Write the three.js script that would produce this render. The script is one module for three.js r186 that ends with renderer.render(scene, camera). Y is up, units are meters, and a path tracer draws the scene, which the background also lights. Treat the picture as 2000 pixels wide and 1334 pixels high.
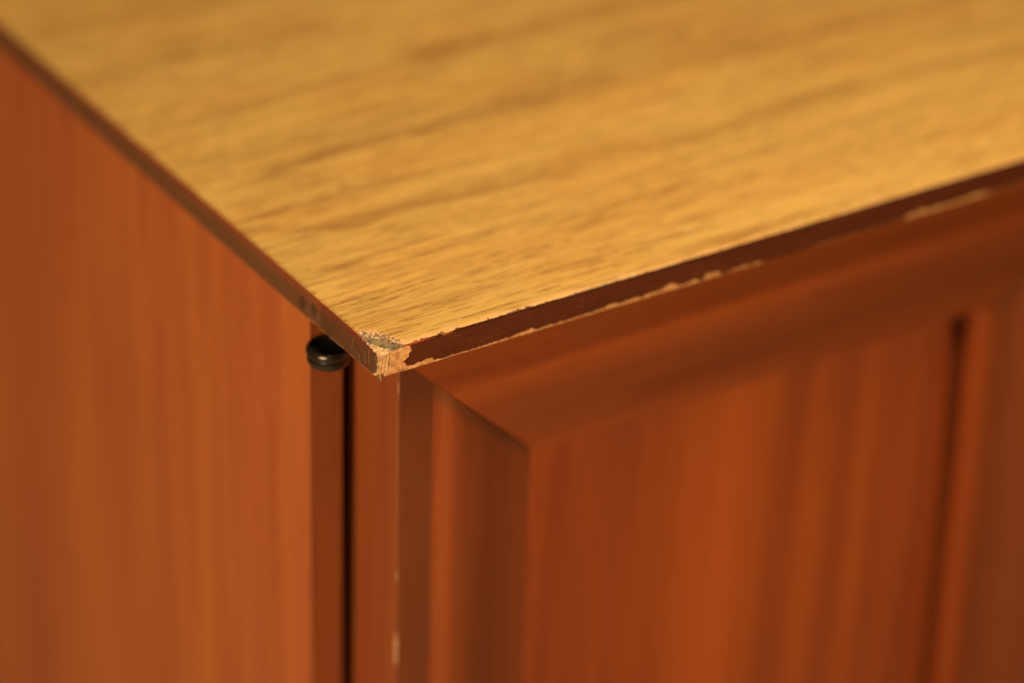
import * as THREE from 'three';
import { mergeGeometries, toCreasedNormals } from 'three/addons/utils/BufferGeometryUtils.js';
import { RoundedBoxGeometry } from 'three/addons/geometries/RoundedBoxGeometry.js';
import { RectAreaLightUniformsLib } from 'three/addons/lights/RectAreaLightUniformsLib.js';

// ---------------------------------------------------------------- camera, light, exposure
// Lengths inside the builders are millimetres measured from the near top corner of the cabinet
// (x along the front, y up, z towards the viewer); TOP is the height of that corner above the floor.
const TOP = 0.70, MM = 0.001;
const scene = new THREE.Scene();
scene.background = new THREE.Color().setRGB(0.030, 0.022, 0.014);
const camera = new THREE.PerspectiveCamera(2 * Math.atan(667 / 8000) * 180 / Math.PI, 1024 / 683, 0.05, 30);
camera.position.set(-0.58927, 0.68238 + TOP, 0.98218);
camera.quaternion.setFromRotationMatrix(new THREE.Matrix4().makeBasis(
  new THREE.Vector3(0.844599, 0.022651, 0.534920), new THREE.Vector3(0.256008, 0.860399, -0.440652), new THREE.Vector3(-0.470225, 0.509118, 0.720893)));
camera.focus = 1.342;
camera.userData.fStop = 2.7;
const renderer = new THREE.WebGLRenderer({ antialias: true });
renderer.toneMapping = THREE.LinearToneMapping;
renderer.toneMappingExposure = 1;
renderer.shadowMap.enabled = true;
RectAreaLightUniformsLib.init();
const WARM = [1, 0.76, 0.42];
const LIGHTS = [   // position and target relative to the corner (metres), width, height, radiance
  { name: 'studio_softbox', label: 'warm softbox lamp on a stand hanging above the cabinet top', at: [0.17, 0.66, 0.24], to: [0.08, -0.02, -0.06], w: 0.40, h: 0.34, power: 20.5 },
  { name: 'studio_softbox', label: 'larger warm softbox lamp on a stand before the left front corner', at: [-0.86, 0.08, 0.52], to: [0, -0.12, -0.05], w: 0.46, h: 0.46, power: 22 },
];

// ---------------------------------------------------------------- noise and textures
function hash(x, y, s) {
  let h = Math.imul(x | 0, 374761393) ^ Math.imul(y | 0, 668265263) ^ Math.imul(s | 0, 2147483587 & 0x7fffffff);
  h = Math.imul(h ^ (h >>> 13), 1274126177); h ^= h >>> 16; h = Math.imul(h, 2246822519); h ^= h >>> 13;
  return (h >>> 0) / 4294967296;
}
function noise(x, y, s = 0) {            // value noise, 0..1
  const i = Math.floor(x), j = Math.floor(y), f = x - i, g = y - j, u = f * f * (3 - 2 * f), v = g * g * (3 - 2 * g);
  const a = hash(i, j, s), b = hash(i + 1, j, s), c = hash(i, j + 1, s), d = hash(i + 1, j + 1, s);
  return a + (b - a) * u + (c - a) * v + (a - b - c + d) * u * v;
}
const fbm = (x, y, s) => 0.5 * noise(x, y, s) + 0.27 * noise(x * 2.1, y * 2.1, s + 1) + 0.15 * noise(x * 4.3, y * 4.3, s + 2) + 0.08 * noise(x * 8.7, y * 8.7, s + 3);
let rs = 20240607;
const rnd = () => { rs = (Math.imul(rs, 1664525) + 1013904223) >>> 0; return rs / 4294967296; };
const clamp = (x, a = 0, b = 1) => Math.min(b, Math.max(a, x));
const sstep = (a, b, x) => { const t = clamp((x - a) / (b - a)); return t * t * (3 - 2 * t); };
const mix = (a, b, t) => [a[0] + (b[0] - a[0]) * t, a[1] + (b[1] - a[1]) * t, a[2] + (b[2] - a[2]) * t];
const scl = (a, k) => [a[0] * k, a[1] * k, a[2] * k];
const enc = (c) => { c = clamp(c); return 255 * (c <= 0.0031308 ? 12.92 * c : 1.055 * Math.pow(c, 1 / 2.4) - 0.055); };
function tex(w, h, mmw, mmh, fn, srgb = true) {   // fn(u mm, v mm) -> linear colour or a number
  const d = new Uint8Array(w * h * 4);
  for (let j = 0; j < h; j++) for (let i = 0; i < w; i++) {
    const c = fn((i + 0.5) / w * mmw, (j + 0.5) / h * mmh), k = (j * w + i) * 4;
    for (let n = 0; n < 3; n++) { const q = typeof c === 'number' ? c : c[n]; d[k + n] = Math.round(srgb ? enc(q) : 255 * clamp(q)); }
    d[k + 3] = 255;
  }
  const t = new THREE.DataTexture(d, w, h);
  t.magFilter = THREE.LinearFilter; t.minFilter = THREE.LinearMipmapLinearFilter; t.generateMipmaps = true;
  t.wrapS = t.wrapT = THREE.MirroredRepeatWrapping;
  if (srgb) t.colorSpace = THREE.SRGBColorSpace;
  t.needsUpdate = true;
  return t;
}
function polyAt(p, x) {                  // height of a polyline at x, null outside
  if (x < p[0][0] || x > p[p.length - 1][0]) return null;
  for (let i = 1; i < p.length; i++) if (x <= p[i][0]) { const a = p[i - 1], b = p[i]; return a[1] + (b[1] - a[1]) * (x - a[0]) / (b[0] - a[0]); }
  return null;
}

// ---------------------------------------------------------------- shape of the table top
const T = 10.4, LX = 700, LZ = 420;
const dentQ = (x, z) => 1 - Math.hypot(x / 9.6, z / 14.2) + 0.16 * (fbm(x * 0.5, z * 0.5, 71) - 0.5) + 0.30 * (noise(x * 1.3, z * 1.3, 73) - 0.5);
const facet = (x, zz, q) => { const off = x - 1.3 - (10.6 - zz) * 0.52; return (1 - sstep(1.5, 2.0, Math.abs(off - 0.2) + 0.5 * (noise(zz * 0.6, x * 0.6, 58) - 0.5))) * sstep(0.14, 0.22, q) * (1 - sstep(9.4, 11, zz)); };
const dent = (x, z) => {                 // how deep the crushed corner lies below the top
  const q = dentQ(x, z);
  if (q <= 0) return 0;
  const rough = 1 - 0.85 * facet(x, -z, q);
  return 0.40 * sstep(0, 0.06, q) + 1.25 * q + rough * 1.2 * sstep(0, 0.10, q) * (fbm(x * 1.1, z * 1.1, 77) - 0.4) + rough * 0.6 * sstep(0, 0.1, q) * (noise(x * 2.2, z * 2.6, 79) - 0.5);
};
const chip = (x) => 0.06 + 0.75 * sstep(0.52, 0.8, noise(x * 0.22, 3, 81)) * noise(x * 1.1, 9, 82) + 0.16 * noise(x * 1.7, 5, 83) * (x < 60 ? 1 : 0.5);
function slabPoint(x, y, z) {
  const t = -y / T;
  // thin lip of the top arris, chipped along the front
  if (x < 3 || -z < 3 || -y < 1) {
    const c = chip(x);
    let pz = -z;
    if (pz < c && -y < c) { const a = pz - c, b = -y - c, d = Math.hypot(a, b); if (d > c) { pz = c + a * c / d; y = -(c + b * c / d); } }
    z = -pz;
    const r = 0.22 + 0.12 * noise(-z * 0.8, 2, 84);
    if (x < r && -y < r) { const a = x - r, b = -y - r, d = Math.hypot(a, b); if (d > r) { x = r + a * r / d; y = -(r + b * r / d); } }
  }
  const dz = dent(x, z);
  if (dz > 0 && y > -dz) y = -dz;
  // the upright arris at the corner is worn round
  const r = 2.2 + 1.5 * noise(y * 0.45, 1, 85) + 0.6 * sstep(0.55, 1, t), px = x, pz = -z;
  if (px < r && pz < r) {
    const a = px - r, b = pz - r, d = Math.hypot(a, b), q = r * (1 + 0.16 * (noise(a * 3, y * 0.35, 86) - 0.5) + 0.08 * (noise(a * 7, y * 0.8, 89) - 0.5));
    if (d > q) { x = r + a * q / d; z = -(r + b * q / d); }
  }
  // bottom arris chipped
  const e = 0.28 * sstep(0.45, 0.7, noise(x * 0.35 + z * 0.3, 4, 87));
  if (t > 0.9) { const k = e * (t - 0.9) / 0.1; if (-z < 0.8) z -= k * 0.8; if (x < 0.8) x += k * 0.5; }
  x -= 0.32 * t * Math.exp(-x / 12); z -= 0.6 * t * Math.exp(z / 12);
  return [x, y, z];
}
function spaced(len, fine, upto, grow) { // 0..len, fine steps near 0
  const a = [0]; let s = fine;
  while (a[a.length - 1] < len) { const l = a[a.length - 1]; if (l > upto) s *= grow; a.push(Math.min(len, l + s)); }
  return a;
}
function sheet(us, vs, at, uv, flip) {   // indexed grid
  const p = [], q = [], ix = [], n = vs.length;
  for (const u of us) for (const v of vs) { p.push(...at(u, v)); q.push(...uv(u, v)); }
  for (let i = 0; i + 1 < us.length; i++) for (let j = 0; j + 1 < n; j++) {
    const a = i * n + j, b = a + 1, c = a + n, d = c + 1;
    if (flip) ix.push(a, b, c, b, d, c); else ix.push(a, c, b, b, c, d);
  }
  const g = new THREE.BufferGeometry();
  g.setAttribute('position', new THREE.Float32BufferAttribute(p, 3));
  g.setAttribute('uv', new THREE.Float32BufferAttribute(q, 2));
  g.setIndex(ix); g.computeVertexNormals();
  return g;
}

// ---------------------------------------------------------------- colours of the wood
// the bands of the top, as measured on the board (x, -z)
const BANDS = [
  [[[-5, 174], [64, 173], [97, 176], [160, 178]], 2.6, 0.34], [[[15, 124], [72, 128], [130, 125], [197, 124], [230, 122], [310, 117], [380, 116]], 4.2, 0.52],
  [[[-4, 92], [30, 79], [59, 79], [98, 74], [142, 76.5], [173, 72.5], [217, 74.6], [259, 74.3], [322, 70], [380, 66]], 3.2, 0.50],
  [[[-5, 262], [50, 262], [120, 259]], 6, 0.32], [[[-5, 216], [34, 219], [75, 216], [120, 213]], 4.5, 0.34], [[[126, 40], [161, 48], [187, 51], [230, 52]], 1.6, 0.30],
  [[[60, 50], [84, 52], [125, 56], [160, 59]], 1.4, 0.30], [[[110, 176], [161, 174], [218, 172], [300, 168]], 5, 0.36], [[[2, 101], [30, 98], [70, 99], [110, 95]], 2.0, 0.30],
  [[[0, 58], [20, 55], [48, 56], [70, 53]], 1.1, 0.34], [[[10, 47], [30, 44], [55, 43]], 0.8, 0.25], [[[190, 96], [250, 98], [330, 92]], 2.6, 0.28], [[[170, 150], [260, 147], [350, 143]], 5, 0.22],
  [[[14, 140], [44, 141], [90, 146]], 1.8, 0.26], [[[-2, 112], [22, 110], [46, 113]], 1.6, 0.26], [[[36, 66], [60, 64], [92, 63]], 1.0, 0.26],
];
const PORES = [];                        // short dark pores, bucketed by position across the grain
{
  const add = (x, z, len, w, k) => { const b = Math.floor(z); for (let i = b - 1; i <= b + 1; i++) (PORES[i + 2] = PORES[i + 2] || []).push([x, z, len, w, k]); };
  for (let i = 0; i < 16000; i++) { const z = rnd() * 324 - 2, cl = fbm(rnd() * 0, z * 0.09, 21); add(rnd() * 380 - 10, z, 3 + rnd() * rnd() * 22, 0.13 + rnd() * 0.22, (0.20 + 0.52 * rnd()) * (0.35 + 1.2 * cl)); }
}
const YEL = [0.545, 0.332, 0.098], BRN = [0.215, 0.096, 0.026], RAW = [0.71, 0.40, 0.175], GREY = [0.155, 0.118, 0.070], REDB = [0.36, 0.068, 0.018];
function topColour(x, zz) {
  const wig = 1.0 * (noise(x / 60, zz / 16, 11) - 0.5) + 0.5 * (noise(x / 9, zz / 5, 12) - 0.5), z = zz + wig;
  let dark = 0.24 * (fbm(x / 190 + 5, z / 7.5, 13) - 0.42) + 0.32 * (noise(x / 80, z / 2.3, 14) - 0.5) + 0.30 * (noise(x / 34, z / 0.95, 15) - 0.5) + 0.20 * (noise(x / 15, z / 0.42, 10) - 0.5);
  for (const [p, w, k] of BANDS) {
    const c = polyAt(p, x); if (c === null) continue;
    const ends = sstep(p[0][0], p[0][0] + 18, x) * (1 - sstep(p[p.length - 1][0] - 25, p[p.length - 1][0], x));
    const d = (z - c) / (w * (0.6 + 0.9 * noise(x / 17, c, 16)));
    if (d > -3 && d < 3) dark += 0.8 * k * ends * Math.exp(-d * d * (d > 0 ? 0.5 : 1.6)) * (0.65 + 0.6 * noise(x / 13, z / 1.1, 17));
  }
  const bucket = PORES[Math.floor(z) + 2];
  if (bucket) for (const [px, pz, len, w, k] of bucket) {
    const a = x - px; if (a < 0 || a > len) continue;
    const b = (z - pz - 0.018 * a * (hash(px * 97, pz * 89, 3) - 0.5) * 6) / w; if (b < -1.5 || b > 1.5) continue;
    dark += k * Math.exp(-b * b * 2) * sstep(0, 1, a) * sstep(0, 2, len - a);
  }
  let c = mix(YEL, BRN, clamp(dark + 0.10));
  c = mix(c, [c[0] * 1.0, c[1] * 0.83, c[2] * 0.7], 0.28 * sstep(0.45, 0.7, noise(x / 45, z / 13, 18)));         // redder patches
  c = scl(c, 0.93 + 0.14 * fbm(x / 6, zz / 3, 19));
  // finish rubbed off along the front arris, uneven, with dark nicks
  const e = 1.6 + 2.2 * noise(x / 7, 1, 31) + 1.2 * noise(x / 2.3, 1, 32) * (x < 90 ? 1 : 0.5);
  c = mix(c, RAW, (0.55 + 0.4 * noise(x / 5, 2, 33)) * (1 - sstep(e * 0.35, e, zz)) * (x < 120 ? 1 : 0.6));
  const nick = 0.65 * noise(x / 1.5, 7, 34) + 0.35 * noise(x / 0.5, 3, 30);
  if (zz < 1.6 && x > 12) { const far = x < 115 ? 1 : 0.5; c = mix(c, [0.085, 0.035, 0.018], 0.95 * far * (1 - sstep(-0.05, 0.12, zz - 2.6 * Math.max(0, nick - 0.52) - 0.05))); c = mix(c, [0.80, 0.52, 0.28], 0.8 * far * sstep(0.62, 0.8, noise(x / 1.1, zz / 0.6, 29)) * (1 - sstep(0.5, 1.0, zz)) * (nick < 0.55 ? 1 : 0)); }
  // grey scuffed streak on the front arris
  if (x > 72 && x < 98) c = mix(c, [0.34, 0.26, 0.21], 0.75 * (1 - sstep(0.25, 0.8 + 0.5 * noise(x / 1.2, 3, 35), zz)) * sstep(72, 76, x) * (1 - sstep(92, 98, x)) * noise(x / 0.8, zz / 0.4, 36));
  // dark nicks along the left arris
  if (x < 0.8 + 1.2 * noise(zz / 1.1, 6, 37) * noise(zz / 5, 2, 38)) c = mix(c, [0.10, 0.035, 0.012], 0.6 * noise(zz / 0.8, x, 39));
  // tiny specks of dirt
  if (hash(Math.floor(x / 5), Math.floor(zz / 5), 46) > 0.88) { const gx = Math.floor(x / 5), gz = Math.floor(zz / 5), a = x - (gx + hash(gx, gz, 47)) * 5, b = zz - (gz + hash(gx, gz, 48)) * 5; if (Math.hypot(a, b) < 0.07 + 0.10 * hash(gx, gz, 49)) c = mix(c, [0.75, 0.62, 0.45], 0.6); }   // dust
  const sx = Math.floor(x / 2.2), sz = Math.floor(zz / 2.2);
  if (hash(sx, sz, 41) > 0.93) { const a = x - (sx + hash(sx, sz, 42)) * 2.2, b = zz - (sz + hash(sx, sz, 43)) * 2.2; if (Math.hypot(a, b) < 0.10 + 0.16 * hash(sx, sz, 44)) c = mix(c, [0.10, 0.05, 0.02], 0.55); }
  // crushed corner
  const q = dentQ(x, -zz);
  if (q > -0.10) {
    const n1 = fbm(x * 0.9, zz * 0.9, 51), n2 = noise(x * 2.4, zz * 2.4, 52), n3 = noise(x * 1.4, zz * 1.4, 53);
    let k = mix([0.40, 0.215, 0.115], [0.19, 0.115, 0.072], sstep(0.42, 0.58, n1));
    k = mix(k, [0.075, 0.036, 0.024], 0.9 * sstep(0.55, 0.72, n2) * sstep(0.35, 0.5, n3));
    k = mix(k, [0.62, 0.46, 0.32], 0.85 * sstep(0.64, 0.80, noise(x * 2.0, zz * 2.0, 54)));
    const rim = sstep(0.50, 0.62, q + 0.14 * (noise(x * 0.8, zz * 0.8, 56) - 0.5));
    k = mix(k, mix([0.62, 0.38, 0.15], [0.40, 0.29, 0.17], noise(x * 1.6, zz * 1.6, 57)), 0.9 * rim);
    const fl = facet(x, zz, q);
    k = mix(k, mix([0.20, 0.145, 0.075], [0.085, 0.064, 0.038], sstep(0.3, 0.7, noise(x * 0.45 + zz * 0.35, (zz * 0.5 - x) * 0.7, 55))), 0.95 * fl);
    if (zz < 4) k = mix(k, [0.09, 0.040, 0.022], 0.8 * (1 - sstep(0.5, 1.1, Math.abs(x - 8.3 + 0.2 * zz))) * sstep(0.02, 0.08, q) * sstep(0.35, 0.5, noise(x * 1.2, zz * 1.2, 59)));
    c = mix(c, k, sstep(-0.03, 0.02, q));
    c = mix(c, RAW, 0.5 * sstep(-0.10, -0.04, q) * (1 - sstep(-0.02, 0.02, q)));
  }
  return c;
}
// front edge: u along the front, v down from the top
const PAINT_EDGE = (y) => 10.2 + 1.5 * Math.sin(y * 0.8 + 4.4) - 0.9 * sstep(6, 8, y) + 2.4 * (fbm(y * 0.5, 2, 61) - 0.5) + 0.8 * (noise(y * 2.2, 2, 62) - 0.5) + 2.2 * (1 - sstep(1, 5, y));
const WEAR = [[0, 9], [9, 3.4], [11.5, 1.2], [14.5, 1.25], [18.5, 1.9], [20.4, 1.85], [21.4, .7], [25, .35], [40, .3], [52, .45], [59, 1.05], [62, .5], [66, .7], [75, .35], [88, .75], [100, 1.0], [104, .5], [106, 1.35], [114, 1.5], [121, .7], [125, 1.25], [127, .4], [129, .2], [131, 1.6], [134.5, 1.7], [137, .1], [143, .5], [152, .45], [158, -.3], [180, .15], [214, .1], [219, 1.2], [222, 1.5], [226, .6], [232, 1.1], [238, .7], [243, 1.4], [249, 1.1], [256, .2], [270, .3], [300, .4], [360, .3]];
function frontRaw(x, v) {                // 1 where the finish is off
  const up = T - v;                      // height above the bottom arris
  let raw = up < (polyAt(WEAR, x) ?? 0.3) * (x > 25 ? 0.9 + 0.95 * noise(x / 3.1, 8, 60) : 1.15) * (0.75 + 0.5 * noise(x * 1.3, 3, 63)) + 0.25 * (noise(x * 2.5, up, 64) - 0.5) ? 1 : 0;
  if (x < PAINT_EDGE(v) && v > 0.6 + 0.5 * noise(x * 1.2, 2, 65) - 0.12 * Math.max(0, 8 - x)) raw = 1;
  return raw;
}
function frontColour(x, v) {
  let c = scl([0.088, 0.0185, 0.0062], 0.82 + 0.36 * fbm(x / 14, v / 2.2, 66));
  c = mix(c, [0.030, 0.010, 0.004], 0.75 * (1 - sstep(0.35, 1.0 + 0.9 * noise(x / 3, 1, 67), v)) * (x < 150 ? 1 : 0.45) * sstep(10, 22, x));   // burnt line under the arris
  if (x > 8 && x < 26) c = mix(c, REDB, (1 - sstep(0.5, 1.5 - 0.03 * x, v)) * (1 - sstep(14, 24, x)));
  if (Math.hypot((x - 26) / 2, (v - 0.3) / 0.7) < 1 + 0.3 * noise(x, v, 5)) c = mix(c, [0.33, 0.09, 0.025], 0.8);
  if (frontRaw(x, v)) {
    c = mix(RAW, [0.60, 0.25, 0.085], 0.75 * fbm(x * 0.35, v * 0.9, 68));
    c = mix(c, [0.50, 0.15, 0.05], 0.45 * sstep(0.55, 0.75, noise(x * 0.7, v * 1.6, 69)));
    if (x > 25) c = mix(c, [0.50, 0.21, 0.065], 0.6 * noise(x / 2.3, 4, 70));
    c = mix(c, [0.40, 0.15, 0.055], 0.6 * sstep(0.6, 0.78, noise(x * 0.9 + 3, v * 0.7, 109)));
    if (x < 16) c = mix(c, [0.24, 0.10, 0.045], 0.28 * sstep(0.66, 0.8, noise(x * 2.2, v * 0.35, 110)));
    if (x < 5) { const f = noise(x * 3.2 + 0.3 * v, v * 0.18, 74); c = mix(c, [0.09, 0.035, 0.018], 0.95 * sstep(0.58, 0.74, f)); c = mix(c, [0.72, 0.52, 0.33], 0.5 * sstep(0.66, 0.9, noise(x * 3 + 9, v * 0.25, 75))); }
  } else {
    const sx = Math.floor(x / 2.5), sy = Math.floor(v / 2.5);   // dust specks
    if (hash(sx, sy, 76) > 0.80) { const a = x - (sx + hash(sx, sy, 77)) * 2.5, b = v - (sy + hash(sx, sy, 78)) * 2.5, r = 0.07 + 0.10 * hash(sx, sy, 79); if (Math.hypot(a, b) < r) c = mix(c, [0.5, 0.33, 0.2], 0.55); }
    if (noise(x * 0.5 + v * 0.2, v * 1.5, 88) > 0.84) c = scl(c, 1.3);
  }
  return c;
}
// left edge: u = distance from the corner, v down
const leftRaw = (u, v) => u < 0.9 + 1.3 * (1 - sstep(0.6, 3, v)) + 0.5 * noise(v * 0.9, 1, 91) + 2.6 * sstep(8.2, 9.6, v) * noise(v * 2, 5, 92);
function leftColour(u, v) {
  let c = mix([0.155, 0.057, 0.023], [0.112, 0.045, 0.019], fbm(u / 16, v / 5, 93));
  c = mix(c, [0.205, 0.052, 0.020], 0.85 * (1 - sstep(2.0, 4.6 + 2 * (noise(u / 9, 2, 94) - 0.5), v)));                 // redder band under the arris
  c = mix(c, [0.12, 0.052, 0.022], 0.8 * sstep(7, 9.6, v) * noise(u / 12, 3, 95) * sstep(38, 60, u));
  if (u < 37.2 + 1.2 * noise(v, 2, 96)) c = scl(c, 0.70);                                                                 // later, darker coat on the front end
  for (const [a, b, r] of [[50, 6.6, 2.5], [42.5, 5.6, 1.9], [33, 9.6, 1.2]]) if (Math.hypot((u - a), (v - b)) < r * (0.8 + 0.5 * noise(u * 0.8, v * 0.8, 97))) c = scl(c, 0.62);
  c = scl(c, 0.85 + 0.3 * fbm(u / 2.2, v / 2.2, 98));
  if (v < 0.55 + 0.5 * noise(u / 1.3, 2, 99)) c = mix(c, [0.26, 0.030, 0.010], 0.75);                                    // red-brown line of the veneer
  if (u < 6.5) c = mix(c, [0.105, 0.040, 0.021], 0.75 * (1 - sstep(0.85, 1.05, Math.hypot((u - 3) / 3.0, (v - 5.4) / 3.8) + 0.25 * (noise(u * 0.7, v * 0.7, 100) - 0.5))));
  if (u < 12 && u > 6) { const w = noise(u * 0.6, v * 0.5, 101); c = mix(c, [0.10, 0.036, 0.018], 0.75 * sstep(0.35, 0.6, w) * (1 - sstep(7, 12, u))); }
  for (const [a, v0, v1, s] of [[17.0, 3.4, 7.4, 0.02], [9.0, 4.5, 8.6, 0.18], [6.4, 2.2, 7.8, 0.05], [12.4, 7, 9.6, 0.25]])  // pale scratches
    if (v > v0 && v < v1 && Math.abs(u - a + s * (v - v0) + 0.3 * (noise(v * 1.3, a, 102) - 0.5)) < 0.14) c = mix(c, [0.46, 0.26, 0.16], 0.55 * noise(v * 1.6, a, 103) + 0.15);
  if (T - v < 0.5 * noise(u / 2.5, 5, 104) && u < 46) c = mix(c, [0.40, 0.17, 0.07], 0.7);
  if (leftRaw(u, v)) {
    c = mix(RAW, [0.42, 0.22, 0.11], fbm(u * 1.2, v * 0.6, 105));
    c = mix(c, [0.13, 0.05, 0.03], 0.85 * sstep(0.60, 0.8, noise(u * 3.1, v * 0.25, 106)));
  }
  return c;
}
// stained veneer with upright figure: u across, v along the grain
const figure = (base, dark, light, s, w, slant = 0) => (u, v) => {
  const a = u + slant * v + 5 * (noise(u / 40, v / 90, s) - 0.5);
  let k = 0.60 * (fbm(a / w, v / 260, s + 1) - 0.45) + 0.45 * (noise(a / (w * 0.34), v / 170, s + 2) - 0.5) + 0.22 * (noise(a / 1.4, v / 60, s + 3) - 0.5) + 0.20 * (noise(a / 0.45, v / 14, s + 4) - 0.5);
  k *= 1.0;
  let c = k > 0 ? mix(base, light, clamp(k * 1.7)) : mix(base, dark, clamp(-k * 1.7));
  c = mix(c, dark, 0.5 * sstep(0.62, 0.8, noise(a / 4.5, v / 110, s + 5)));
  return scl(c, 0.94 + 0.12 * fbm(u / 3, v / 9, s + 6));
};

const SHADED_FIG = figure([0.175, 0.036, 0.0085], [0.14, 0.026, 0.007], [0.21, 0.043, 0.009], 297, 14);  // right stile: shade painted in as a darker base tone
const STILE_FIG = figure([0.235, 0.048, 0.0105], [0.19, 0.036, 0.0085], [0.27, 0.056, 0.0115], 261, 16);
const PANEL_FIG = figure([0.30, 0.055, 0.0098], [0.20, 0.032, 0.0065], [0.38, 0.078, 0.0115], 241, 20, 0.03);
const PANEL_BANDS = [[118, 14, -0.22], [98, 8, -0.15], [152, 14, 0.3], [170, 13, 0.5], [192, 9, -0.28], [205, 7, 0.25], [217, 6, -0.28], [228, 6, 0.2], [246, 9, 0.1], [252, 4, -0.15]];
function wood(map, rough, extra = {}) { return new THREE.MeshPhysicalMaterial({ map, roughness: rough, ...extra }); }
const UX = 360, UZ = 320;
const bumpTop = tex(1024, 1024, UX, UZ, (x, z) => { const c = topColour(x, z); const q = dentQ(x, -z); return 0.62 - 0.9 * Math.max(0, 0.42 - c[0]) + 0.12 * (noise(x / 1.1, z / 0.5, 111) - 0.5) + (q > 0 ? 0.3 * (noise(x * 2, z * 2, 112) - 0.5) : 0); }, false);
const M = {
  top: wood(tex(2048, 2048, UX, UZ, topColour), 0.62, { roughnessMap: tex(512, 512, UX, UZ, (x, z) => clamp(0.62 + 0.34 * fbm(x / 40, z / 26, 121) + 0.16 * (noise(x / 7, z / 1.2, 122) - 0.5)), false), bumpMap: bumpTop, bumpScale: 0.00016, specularIntensity: 0.7 }),
  front: wood(tex(2048, 64, UX, T, frontColour), 0.36, { bumpMap: tex(2048, 64, UX, T, (x, v) => (frontRaw(x, v) ? 0.35 + 0.25 * noise(x * 1.8, v * 1.8, 113) : 0.75 + 0.06 * noise(x / 4, v, 114)), false), bumpScale: 0.00025, specularIntensity: 0.6 }),
  left: wood(tex(2048, 64, UZ, T, leftColour), 0.40, { bumpMap: tex(2048, 64, UZ, T, (u, v) => (leftRaw(u, v) ? 0.3 + 0.3 * noise(u * 2.4, v * 0.8, 115) : 0.7 + 0.12 * fbm(u / 3, v / 3, 116)), false), bumpScale: 0.00025, specularIntensity: 0.7 }),
  side: wood(tex(2048, 1024, 360, 360, figure([0.375, 0.090, 0.023], [0.30, 0.062, 0.018], [0.46, 0.130, 0.025], 201, 30)), 0.42),
  edge: wood(tex(512, 512, 120, 360, figure([0.215, 0.048, 0.012], [0.17, 0.034, 0.009], [0.25, 0.058, 0.013], 221, 14)), 0.40),
  panel: wood(tex(1024, 1024, 360, 360, (u, v) => {
    let c = PANEL_FIG(u, v);
    const a = u + 0.035 * (v - 90) + 2.5 * (noise(v / 60, u / 30, 251) - 0.5);
    for (const [x, w, k] of PANEL_BANDS) { const d = (a - x) / w; if (Math.abs(d) < 3) { const e = Math.exp(-d * d) * (0.75 + 0.5 * noise(v / 70, x, 252)); c = k > 0 ? mix(c, [0.50, 0.098, 0.013], k * e) : mix(c, [0.155, 0.026, 0.006], -k * e); } }
    return c;
  }), 0.42),
  stile: wood(tex(512, 1024, 120, 360, (u, v) => {
    const c = STILE_FIG(u, v);          // shadow band along the mitre, painted into the colour
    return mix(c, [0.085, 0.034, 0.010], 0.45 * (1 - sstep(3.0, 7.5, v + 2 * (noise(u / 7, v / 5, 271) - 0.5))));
  }), 0.40),
  shaded_stile: wood(tex(256, 1024, 120, 360, (u, v) => mix(SHADED_FIG(u, v), [0.070, 0.030, 0.010], 0.5 * (1 - sstep(3.5, 8, v + 2 * (noise(u / 7, v / 5, 272) - 0.5))))), 0.45),  // shade painted into the tone, with a shadow band at the mitre
  fillet: wood(tex(256, 512, 120, 360, figure([0.140, 0.032, 0.0085], [0.115, 0.024, 0.007], [0.165, 0.037, 0.009], 291, 12)), 0.45),  // darker tone for the flat strips of the stiles
  rail: wood(tex(512, 1024, 120, 360, figure([0.29, 0.058, 0.0105], [0.23, 0.042, 0.009], [0.34, 0.070, 0.012], 281, 18)), 0.55, { specularIntensity: 0.6 }),
  dark: new THREE.MeshStandardMaterial({ color: new THREE.Color().setRGB(0.02, 0.008, 0.004), roughness: 0.8 }),
  metal: new THREE.MeshPhysicalMaterial({ color: new THREE.Color().setRGB(0.050, 0.034, 0.022), metalness: 0.75, clearcoat: 0.5, clearcoatRoughness: 0.25, roughness: 0.26, roughnessMap: tex(128, 128, 24, 24, (u, v) => 0.75 + 0.25 * fbm(u, v, 301), false) }),
  steel: new THREE.MeshStandardMaterial({ color: new THREE.Color().setRGB(0.006, 0.005, 0.005), roughness: 0.9 }),
};

// ---------------------------------------------------------------- helpers
function put(name, g, m, parent, label) {
  g.scale(MM, MM, MM);
  const o = new THREE.Mesh(g, m); o.name = name; o.castShadow = o.receiveShadow = true;
  if (parent === cabinet) o.position.y = TOP;
  if (label) o.userData.label = label;
  parent.add(o);
  return o;
}
function tag(o, label, category) { o.userData.label = label; o.userData.category = category; }
const boxUV = (g, du, dv, side) => {      // uv of a box from its positions: side 'x' uses (z, y), 'z' uses (x, y), 'y' uses (x, z)
  const p = g.attributes.position, n = g.attributes.normal, uv = new Float32Array(p.count * 2);
  for (let i = 0; i < p.count; i++) {
    const ax = Math.abs(n.getX(i)), ay = Math.abs(n.getY(i)), az = Math.abs(n.getZ(i));
    const [u, v] = ax >= ay && ax >= az ? [-p.getZ(i), -p.getY(i)] : az >= ay ? [p.getX(i), -p.getY(i)] : [p.getX(i), -p.getZ(i)];
    uv[2 * i] = u / du; uv[2 * i + 1] = v / dv;
  }
  g.setAttribute('uv', new THREE.BufferAttribute(uv, 2));
  return g;
};
function block(x0, x1, y0, y1, z0, z1, r = 0.4, du = 360, dv = 360) {
  const g = new RoundedBoxGeometry(x1 - x0, y1 - y0, z1 - z0, 2, r);
  g.translate((x0 + x1) / 2, (y0 + y1) / 2, (z0 + z1) / 2);
  return boxUV(g, du, dv);
}

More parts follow.
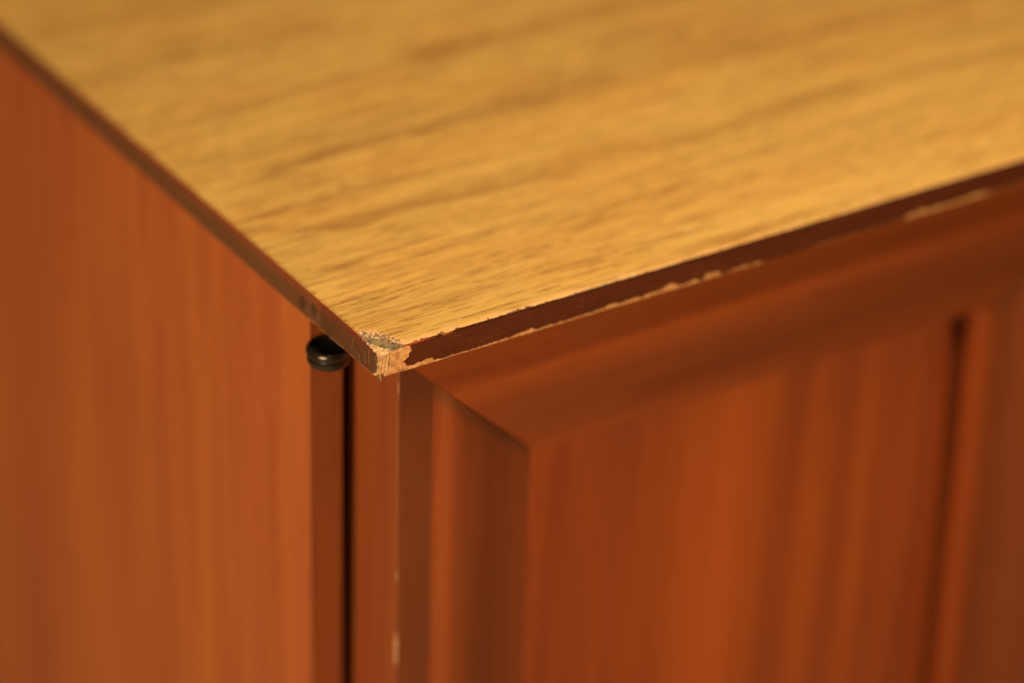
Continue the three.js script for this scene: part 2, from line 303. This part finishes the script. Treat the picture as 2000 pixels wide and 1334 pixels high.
// ---------------------------------------------------------------- floor
{
  const g = new THREE.PlaneGeometry(6, 6); g.rotateX(-Math.PI / 2);
  const f = new THREE.Mesh(g, new THREE.MeshStandardMaterial({ color: new THREE.Color().setRGB(0.34, 0.30, 0.25), roughness: 0.75, map: null }));
  f.name = 'floor'; f.userData.kind = 'structure'; f.receiveShadow = true; scene.add(f);
}

// ---------------------------------------------------------------- the cabinet
const cabinet = new THREE.Group(); cabinet.name = 'wooden_cabinet'; scene.add(cabinet);
tag(cabinet, 'red-brown wooden cabinet with yellow wood top whose near corner is chipped to raw wood', 'cabinet');

const xs = spaced(LX, 0.22, 26, 1.05), zs = spaced(LZ, 0.22, 26, 1.05);
const ys = []; for (let i = 0; i <= 40; i++) ys.push(i < 12 ? i * 0.12 : 1.44 + (T - 1.44) * (i - 12) / 28); ys[40] = T;
const tabletop = put('tabletop', sheet(xs, zs, (x, z) => slabPoint(x, 0, -z), (x, z) => [x / UX, z / UZ], false), M.top, cabinet, 'yellow-brown grained veneer top with crushed corner');
put('edge_band', sheet(xs, ys, (x, y) => slabPoint(x, -y, 0), (x, y) => [x / UX, y / T], true), M.front, tabletop, 'dark brown front edge with finish flaked off to pale wood');
put('edge_band', sheet(zs, ys, (z, y) => slabPoint(0, -y, -z), (z, y) => [z / UZ, y / T], false), M.left, tabletop, 'scratched grey-brown side edge');
{
  const u = sheet([0, 4, 40, LX], [0, 4, 40, LZ], (x, z) => slabPoint(x, -T, -z), (x, z) => [x / UX, z / UZ], true);
  const b = sheet([0, LX], [0, T], (x, y) => [x, -y, -LZ], (x, y) => [x / UX, y / T], false), r = sheet([0, LZ], [0, T], (z, y) => [LX, -y, -z], (z, y) => [z / UZ, y / T], true);
  put('underside', mergeGeometries([u, b, r]), M.edge, tabletop);
}
// splinters of wood standing off the crushed corner and the arrises
{
  const list = [];
  const sliver = (x, y, z, dx, dy, dz, len, w) => {
    const l = Math.hypot(dx, dy, dz), g = new THREE.ConeGeometry(w, len, 4, 3); g.translate(0, len / 2, 0);
    const p = g.attributes.position, bend = (rnd() - 0.5) * 0.5;
    for (let i = 0; i < p.count; i++) { const t = p.getY(i) / len; p.setX(i, p.getX(i) + bend * len * t * t); p.setZ(i, p.getZ(i) * 0.45); }
    g.applyQuaternion(new THREE.Quaternion().setFromUnitVectors(new THREE.Vector3(0, 1, 0), new THREE.Vector3(dx / l, dy / l, dz / l)));
    g.translate(x, y, z); list.push(g);
  };
  for (let i = 0; i < 60; i++) {          // crumbs and torn fibres at the rim of the crushed patch
    const a = 0.12 + rnd() * (Math.PI / 2 - 0.12), r = 0.74 + 0.30 * rnd(), x = 9.6 * r * Math.cos(a), z = -14.2 * r * Math.sin(a);
    if (i % 3 === 0) { sliver(x, -dent(x, z) - 0.1, z, rnd() - 0.5, 0.3 + rnd() * 0.4, rnd() - 0.5, 0.4 + 0.8 * rnd(), 0.07 + 0.08 * rnd()); continue; }
    const g = new THREE.IcosahedronGeometry(0.16 + 0.34 * rnd() * rnd(), 0), p = g.attributes.position;
    for (let k = 0; k < p.count; k++) { const h = 0.6 + 0.7 * hash(Math.round(p.getX(k) * 50), Math.round(p.getY(k) * 50), Math.round(p.getZ(k) * 50) + i); p.setXYZ(k, p.getX(k) * h * 1.5, p.getY(k) * h * 0.7, p.getZ(k) * h); }
    g.rotateY(rnd() * 6); g.computeVertexNormals(); g.translate(x, -dent(x, z) + 0.02, z);
    list.push(g);
  }
  for (let i = 0; i < 46; i++) {          // torn fibres on the upright arris
    const t = rnd() * Math.PI / 2, y = -1 - rnd() * 9, p = slabPoint(t < 0.8 ? rnd() * 1.6 : 0, y, t < 0.8 ? 0 : -rnd() * 2.2);
    sliver(p[0], p[1], p[2], -0.25 + 0.3 * (rnd() - 0.5), -0.9 + 0.4 * (rnd() - 0.5), 0.35 * rnd(), 0.7 + 1.8 * rnd(), 0.06 + 0.10 * rnd());
  }
  for (const [x, z] of [[0.3, -0.6], [0.8, -0.4], [0.2, -1.4]]) sliver(x - 0.2, -T + 0.9, z, 0.08, -1, 0.1, 2.4, 0.42);
  for (let i = 0; i < 60; i++) {          // along the front arris
    const x = 10 + rnd() * rnd() * 85; sliver(x, -0.1, -0.1, rnd() - 0.5, 0.15 + rnd() - 0.6, 0.3 + 0.3 * rnd(), 0.25 + 0.6 * rnd(), 0.03 + 0.04 * rnd());
  }
  for (let i = 0; i < 50; i++) { const z = -(14 + rnd() * 70); sliver(0.05, -0.1, z, -0.4 * rnd(), 0.5 * rnd(), rnd() - 0.5, 0.25 + 0.5 * rnd(), 0.03 + 0.04 * rnd()); }
  for (const g of list) { if (g.index) { const n = g.toNonIndexed(); g.copy(n); g.index = null; } const u = rnd(), v = rnd(), uv = g.attributes.uv; for (let k = 0; k < uv.count; k++) uv.setXY(k, u, v); }
  for (const [x, w] of [[99.6, 0.42], [96.5, 0.22], [101.5, 0.2]]) { const g = new THREE.IcosahedronGeometry(w, 1); g.scale(1.2, 0.6, 0.8); g.translate(x, 0.02, -0.25); put('pale_flake', g, new THREE.MeshStandardMaterial({ color: new THREE.Color().setRGB(0.78, 0.66, 0.5), roughness: 0.5 }), tabletop); }
  const s = put('wood_splinters', mergeGeometries(list), wood(tex(64, 64, 10, 10, (u, v) => mix([0.52, 0.32, 0.17], [0.13, 0.07, 0.04], sstep(0.4, 0.7, noise(u * 0.8, v * 0.8, 311)))), 0.7), tabletop);
  s.userData.kind = 'stuff';
}
// carcass
put('side_panel', block(0, 0 + 13, -600, -T - 0.05, -LZ + 6, -46, 0.5), M.side, cabinet, 'orange-brown side panel with upright grain');
put('side_panel', block(LX - 13, LX, -600, -T - 0.05, -LZ + 6, -46, 0.5), M.side, cabinet);
put('edge_band', block(0.15, 12.9, -600, -T - 0.1, -46.3, -45.4, 0.3, 120, 360), M.edge, cabinet, 'dark solid front edge of the side panel');
put('back_panel', block(13.1, LX - 13.1, -600, -T - 0.1, -LZ + 7, -LZ + 13), M.dark, cabinet);
put('bottom_panel', block(13.1, LX - 13.1, -600, -587, -LZ + 13.1, -47), M.edge, cabinet);
for (const [x, z] of [[30, -80], [LX - 30, -80], [30, -LZ + 40], [LX - 30, -LZ + 40]]) {
  const g = new THREE.CylinderGeometry(16, 11, 100, 20); g.translate(x, -650, z); boxUV(g, 120, 360); put('leg', g, M.edge, cabinet);
}

put('added_gap_strip', block(13.2, 30, -596, -T - 1, -62, -52, 0.3, 120, 360), M.edge, cabinet);  // strip added behind the gap so it looks less black
// door with a mitred, bevelled frame round a sunk panel
const DX0 = 15.8, DX1 = 345, DY0 = -14.1, DY1 = -596, DZ = -13.3, DB = -42.3;
const PROF = [[0, -0.9], [0.25, -0.3], [0.9, 0], [6, 0.05], [13.4, 0], [14.35, 0.07], [15.30, 0.28], [16.25, 0.59], [17.20, 0.95], [18.15, 1.31], [19.10, 1.62], [20.05, 1.83], [21.00, 1.90], [23.56, 1.48], [26.12, 0.91], [28.69, 0.19], [31.25, -0.66], [33.81, -1.61], [36.38, -2.66], [38.94, -3.76], [41.50, -4.90], [44.06, -6.04], [46.62, -7.14], [49.19, -8.19], [51.75, -9.14], [54.31, -9.99], [56.88, -10.71], [59.44, -11.28], [62.00, -11.70], [62.4, -11.78]];
const FLAT = 5;                           // the first points are the flat fillet, a mesh of its own
function member(kind, from = FLAT - 1, upto = PROF.length) {                   // one frame member, cut to the mitre at both ends
  const open = 0.35, nL = 24;             // the mitres have opened a little
  const vertical = kind === 'left' || kind === 'right';
  const us = []; let acc = 0;
  PROF.forEach((p, i) => { if (i) acc += Math.hypot(p[0] - PROF[i - 1][0], p[1] - PROF[i - 1][1]); us.push(acc); });
  const at = (i, t) => {
    const [w, d] = PROF[i], k = vertical ? 0.9 : 0.25, o = open * k * sstep(10, 30, w) * 1.6;
    if (vertical) { const a = DY0 - w - o, b = DY1 + w + o, wob = 0.35 * (noise(t * 60, 3, kind === 'left' ? 320 : 321) - 0.5) * (w < 0.5 ? 1 : 0); return [kind === 'left' ? DX0 + w + wob : DX1 - w, a + (b - a) * t, DZ + d - 0.25]; }
    const a = DX0 + w + o, b = DX1 - w - o; return [a + (b - a) * t, kind === 'top' ? DY0 - w : DY1 + w, DZ + d];
  };
  const ts = []; for (let i = 0; i <= nL * 10; i++) ts.push(i / (nL * 10));
  const len = vertical ? DY0 - DY1 : DX1 - DX0;
  const g = sheet(PROF.map((_, i) => i).slice(from, upto), ts, at, (i, t) => [(us[i] + (kind === 'right' ? 60 : 0)) / 120, t * len / 360], kind === 'right' || kind === 'top');
  const faces = [g];
  for (const end of [0, 1]) {             // mitred end faces
    const e = sheet(PROF.map((_, i) => i).slice(from, upto), [0, 1], (i, q) => { const p = at(i, end); if (q) p[2] = -35.5; return p; }, (i, q) => [us[i] / 120, q * 0.05], (end === 0) !== (kind === 'right' || kind === 'top'));
    faces.push(e);
  }
  return mergeGeometries(faces);
}
const door = put('door', block(DX0 + 0.02, DX1 - 0.02, DY1 + 0.02, DY0 - 0.02, DB, -35.5, 0.3, 120, 360), M.edge, cabinet, 'door with bevelled frame round a sunk panel');
// its outer side faces, up to the frame face
put('edge_band', block(DX0 - 0.3, DX0 + 0.55, DY1, DY0, DB + 0.3, DZ - 0.75, 0.3, 120, 360), M.edge, door, 'plain left edge of the door with a nicked arris');
put('edge_band', block(DX0 + 0.6, DX1 - 0.6, DY0 - 0.55, DY0 + 0.02, DB + 0.3, DZ - 0.9, 0.25, 120, 360), M.edge, door);
put('edge_band', block(DX1 - 0.55, DX1 + 0.3, DY1, DY0, DB + 0.3, DZ - 0.75, 0.3, 120, 360), M.edge, door);
put('stile', member('left'), M.stile, door, 'bevelled upright member at the left of the door');
put('stile', member('right'), M.shaded_stile, door, 'bevelled upright member at the right of the door, shade painted into its tone');
put('rail', member('top'), M.rail, door, 'bevelled cross member along the top of the door');
put('rail', member('bottom'), M.rail, door);
for (const k of ['left', 'right', 'top', 'bottom']) put('frame_fillet', member(k, 0, FLAT), k === 'top' || k === 'bottom' ? M.rail : M.fillet, door, k === 'left' || k === 'right' ? 'darker flat strip along the frame edge' : undefined);
const dish = (x, y) => -25.08 - 3.2 * (1 - Math.exp(-Math.max(0, x - 77.5) / 24)) * (1 - Math.exp(-Math.max(0, DY0 - 61.5 - y) / 22)) - 0.9 * sstep(259.6, 262, x) * sstep(259.6, 262, x);   // gently hollowed
put('door_panel', mergeGeometries([
  sheet([74.5, 77.5, 79.5, 82, 87, 93, 100, 108, 118, 130, 145, 165, 190, 220, 250, 259.6, 260.4, 261.2, 262], [DY0 - 58, DY0 - 61.5, DY0 - 64, DY0 - 68, DY0 - 73, DY0 - 79, DY0 - 86, DY0 - 95, DY0 - 106, DY0 - 120, DY0 - 150, DY1 + 60], (x, y) => [x, y, dish(x, y)], (x, y) => [x / 360, -y / 360], false),
  sheet([0, 1], [DY0 - 60, DY1 + 60], (t, y) => [262, y, dish(262, y) * (1 - t) - 35.6 * t], (t, y) => [0.729 + 0.02 * t, -y / 360], false)]), M.panel, door, 'sunk red-brown panel with upright grain');
put('panel_strip', block(276, 284.2, DY1 + 60, DY0 - 60, -35.5, -26.6, 0.8), M.panel, door, 'narrow strip beyond the dark groove');
// pale nicks on the left arris of the door
{
  const pale = new THREE.MeshStandardMaterial({ color: new THREE.Color().setRGB(0.33, 0.15, 0.075), roughness: 0.6 });
  for (const [y, len, w] of [[-18, 4, 0.45], [-26, 6, 0.5], [-58, 5, 0.28], [-101, 5, 0.55], [-101.5, 4, 0.7], [-132, 15, 1.5]]) {
    const g = new THREE.SphereGeometry(1, 12, 16); g.scale(w * 0.6, len / 2, w * 0.6);
    const p = g.attributes.position; for (let i = 0; i < p.count; i++) { const f = noise(p.getY(i) * 0.8, y, 331); p.setX(i, p.getX(i) * (0.5 + f) + 0.25 * (f - 0.5)); }
    g.computeVertexNormals(); g.translate(DX0 + 0.2, y, DZ - 0.8); put('worn_nick', g, pale, door);
  }
}
// second door, beyond the right edge of the picture
{
  const d2 = door.clone(); d2.name = 'door_001'; d2.position.x += (DX1 - DX0 + 2.5) * MM; cabinet.add(d2);
}
// pivot hinge: black metal barrel in the notch between side panel and door
{
  const hx = 3.0, hz = -38.1, hy = -17.6, n = [];
  for (const p of [[0, -4.0], [6.2, -4.0], [6.35, -0.5], [6.5, 0], [6.9, -0.05], [7.45, -0.5], [7.7, -1.3], [7.7, -2.3], [7.45, -3.0], [7.0, -3.35], [6.85, -3.6], [7.0, -3.9], [7.35, -4.2], [7.35, -5.2], [7.0, -6.3], [6.3, -7.0], [5.2, -7.3], [0, -7.3]]) n.push(new THREE.Vector2(p[0], p[1]));
  const g = new THREE.LatheGeometry(n.slice().reverse(), 64); g.translate(hx, hy, hz);
  const hinge = put('hinge', toCreasedNormals(g, 0.6), M.metal, cabinet, 'round black metal pivot hinge under the corner of the top');
  const cap = new THREE.CylinderGeometry(6.1, 6.1, 0.3, 40); cap.translate(hx, hy - 2.2, hz); put('hinge_cap', cap, M.steel, hinge);
  put('hinge_leaf', block(hx + 6.4, DX0 + 6, -24.5, -20, hz - 5.0, hz - 4.4, 0.1), M.steel, hinge);
}

// ---------------------------------------------------------------- lamps (outside the frame)
for (const [i, L] of LIGHTS.entries()) {
  const at = new THREE.Vector3(...L.at).setY(L.at[1] + TOP), to = new THREE.Vector3(...L.to).setY(L.to[1] + TOP);
  const s = new THREE.Group(); s.name = i ? `${L.name}_00${i}` : L.name; s.position.set(at.x, 0, at.z); tag(s, L.label, 'softbox'); scene.add(s);
  const head = new THREE.Object3D(); head.position.copy(at); head.lookAt(to); head.updateMatrix();
  const m = head.matrix.clone().premultiply(new THREE.Matrix4().makeTranslation(-at.x, 0, -at.z));
  const dif = new THREE.Mesh(new THREE.PlaneGeometry(L.w, L.h).applyMatrix4(m), new THREE.MeshStandardMaterial({ color: 0x888888, emissive: new THREE.Color().setRGB(...WARM), emissiveIntensity: 0.6 }));
  dif.name = 'lamp_diffuser'; s.add(dif);
  const a = L.w / 2 + 0.006, b = L.h / 2 + 0.006, hull = [];
  for (const [p, q] of [[[-a, -b], [a, -b]], [[a, -b], [a, b]], [[a, b], [-a, b]], [[-a, b], [-a, -b]]]) {
    hull.push(sheet([0, 1], [0, 1], (u, v) => { const k = v ? 0.28 : 1; return [(p[0] + (q[0] - p[0]) * u) * k, (p[1] + (q[1] - p[1]) * u) * k, v ? -0.20 : 0.004]; }, (u, v) => [u, v], true));
  }
  hull.push(sheet([0, 1], [0, 1], (u, v) => [(2 * u - 1) * a * 0.28, (2 * v - 1) * b * 0.28, -0.2], (u, v) => [u, v], true));
  const black = new THREE.MeshStandardMaterial({ color: 0x181818, roughness: 0.8 });
  const hs = new THREE.Mesh(mergeGeometries(hull).applyMatrix4(m), black); hs.name = 'housing'; s.add(hs);
  const back = new THREE.Vector3(0, 0, -0.21).applyMatrix4(m), pole = new THREE.CylinderGeometry(0.011, 0.013, back.y, 16); pole.translate(back.x, back.y / 2, back.z);
  const pm = new THREE.Mesh(pole, black); pm.name = 'pole'; s.add(pm);
  for (let k = 0; k < 3; k++) { const lg = new THREE.CylinderGeometry(0.008, 0.008, 0.42, 10); lg.translate(0, 0.21, 0); lg.rotateZ(1.2); lg.rotateY(k * 2.094 + 0.4); lg.translate(back.x, 0.012, back.z); const lm = new THREE.Mesh(lg, black); lm.name = 'leg'; s.add(lm); }
  const lamp = new THREE.RectAreaLight(new THREE.Color().setRGB(...WARM), L.power, L.w, L.h);
  const dir = to.clone().sub(at).normalize();
  lamp.position.copy(at).addScaledVector(dir, 0.012); lamp.lookAt(to); lamp.name = `${s.name}_light`; scene.add(lamp);
}
renderer.render(scene, camera);
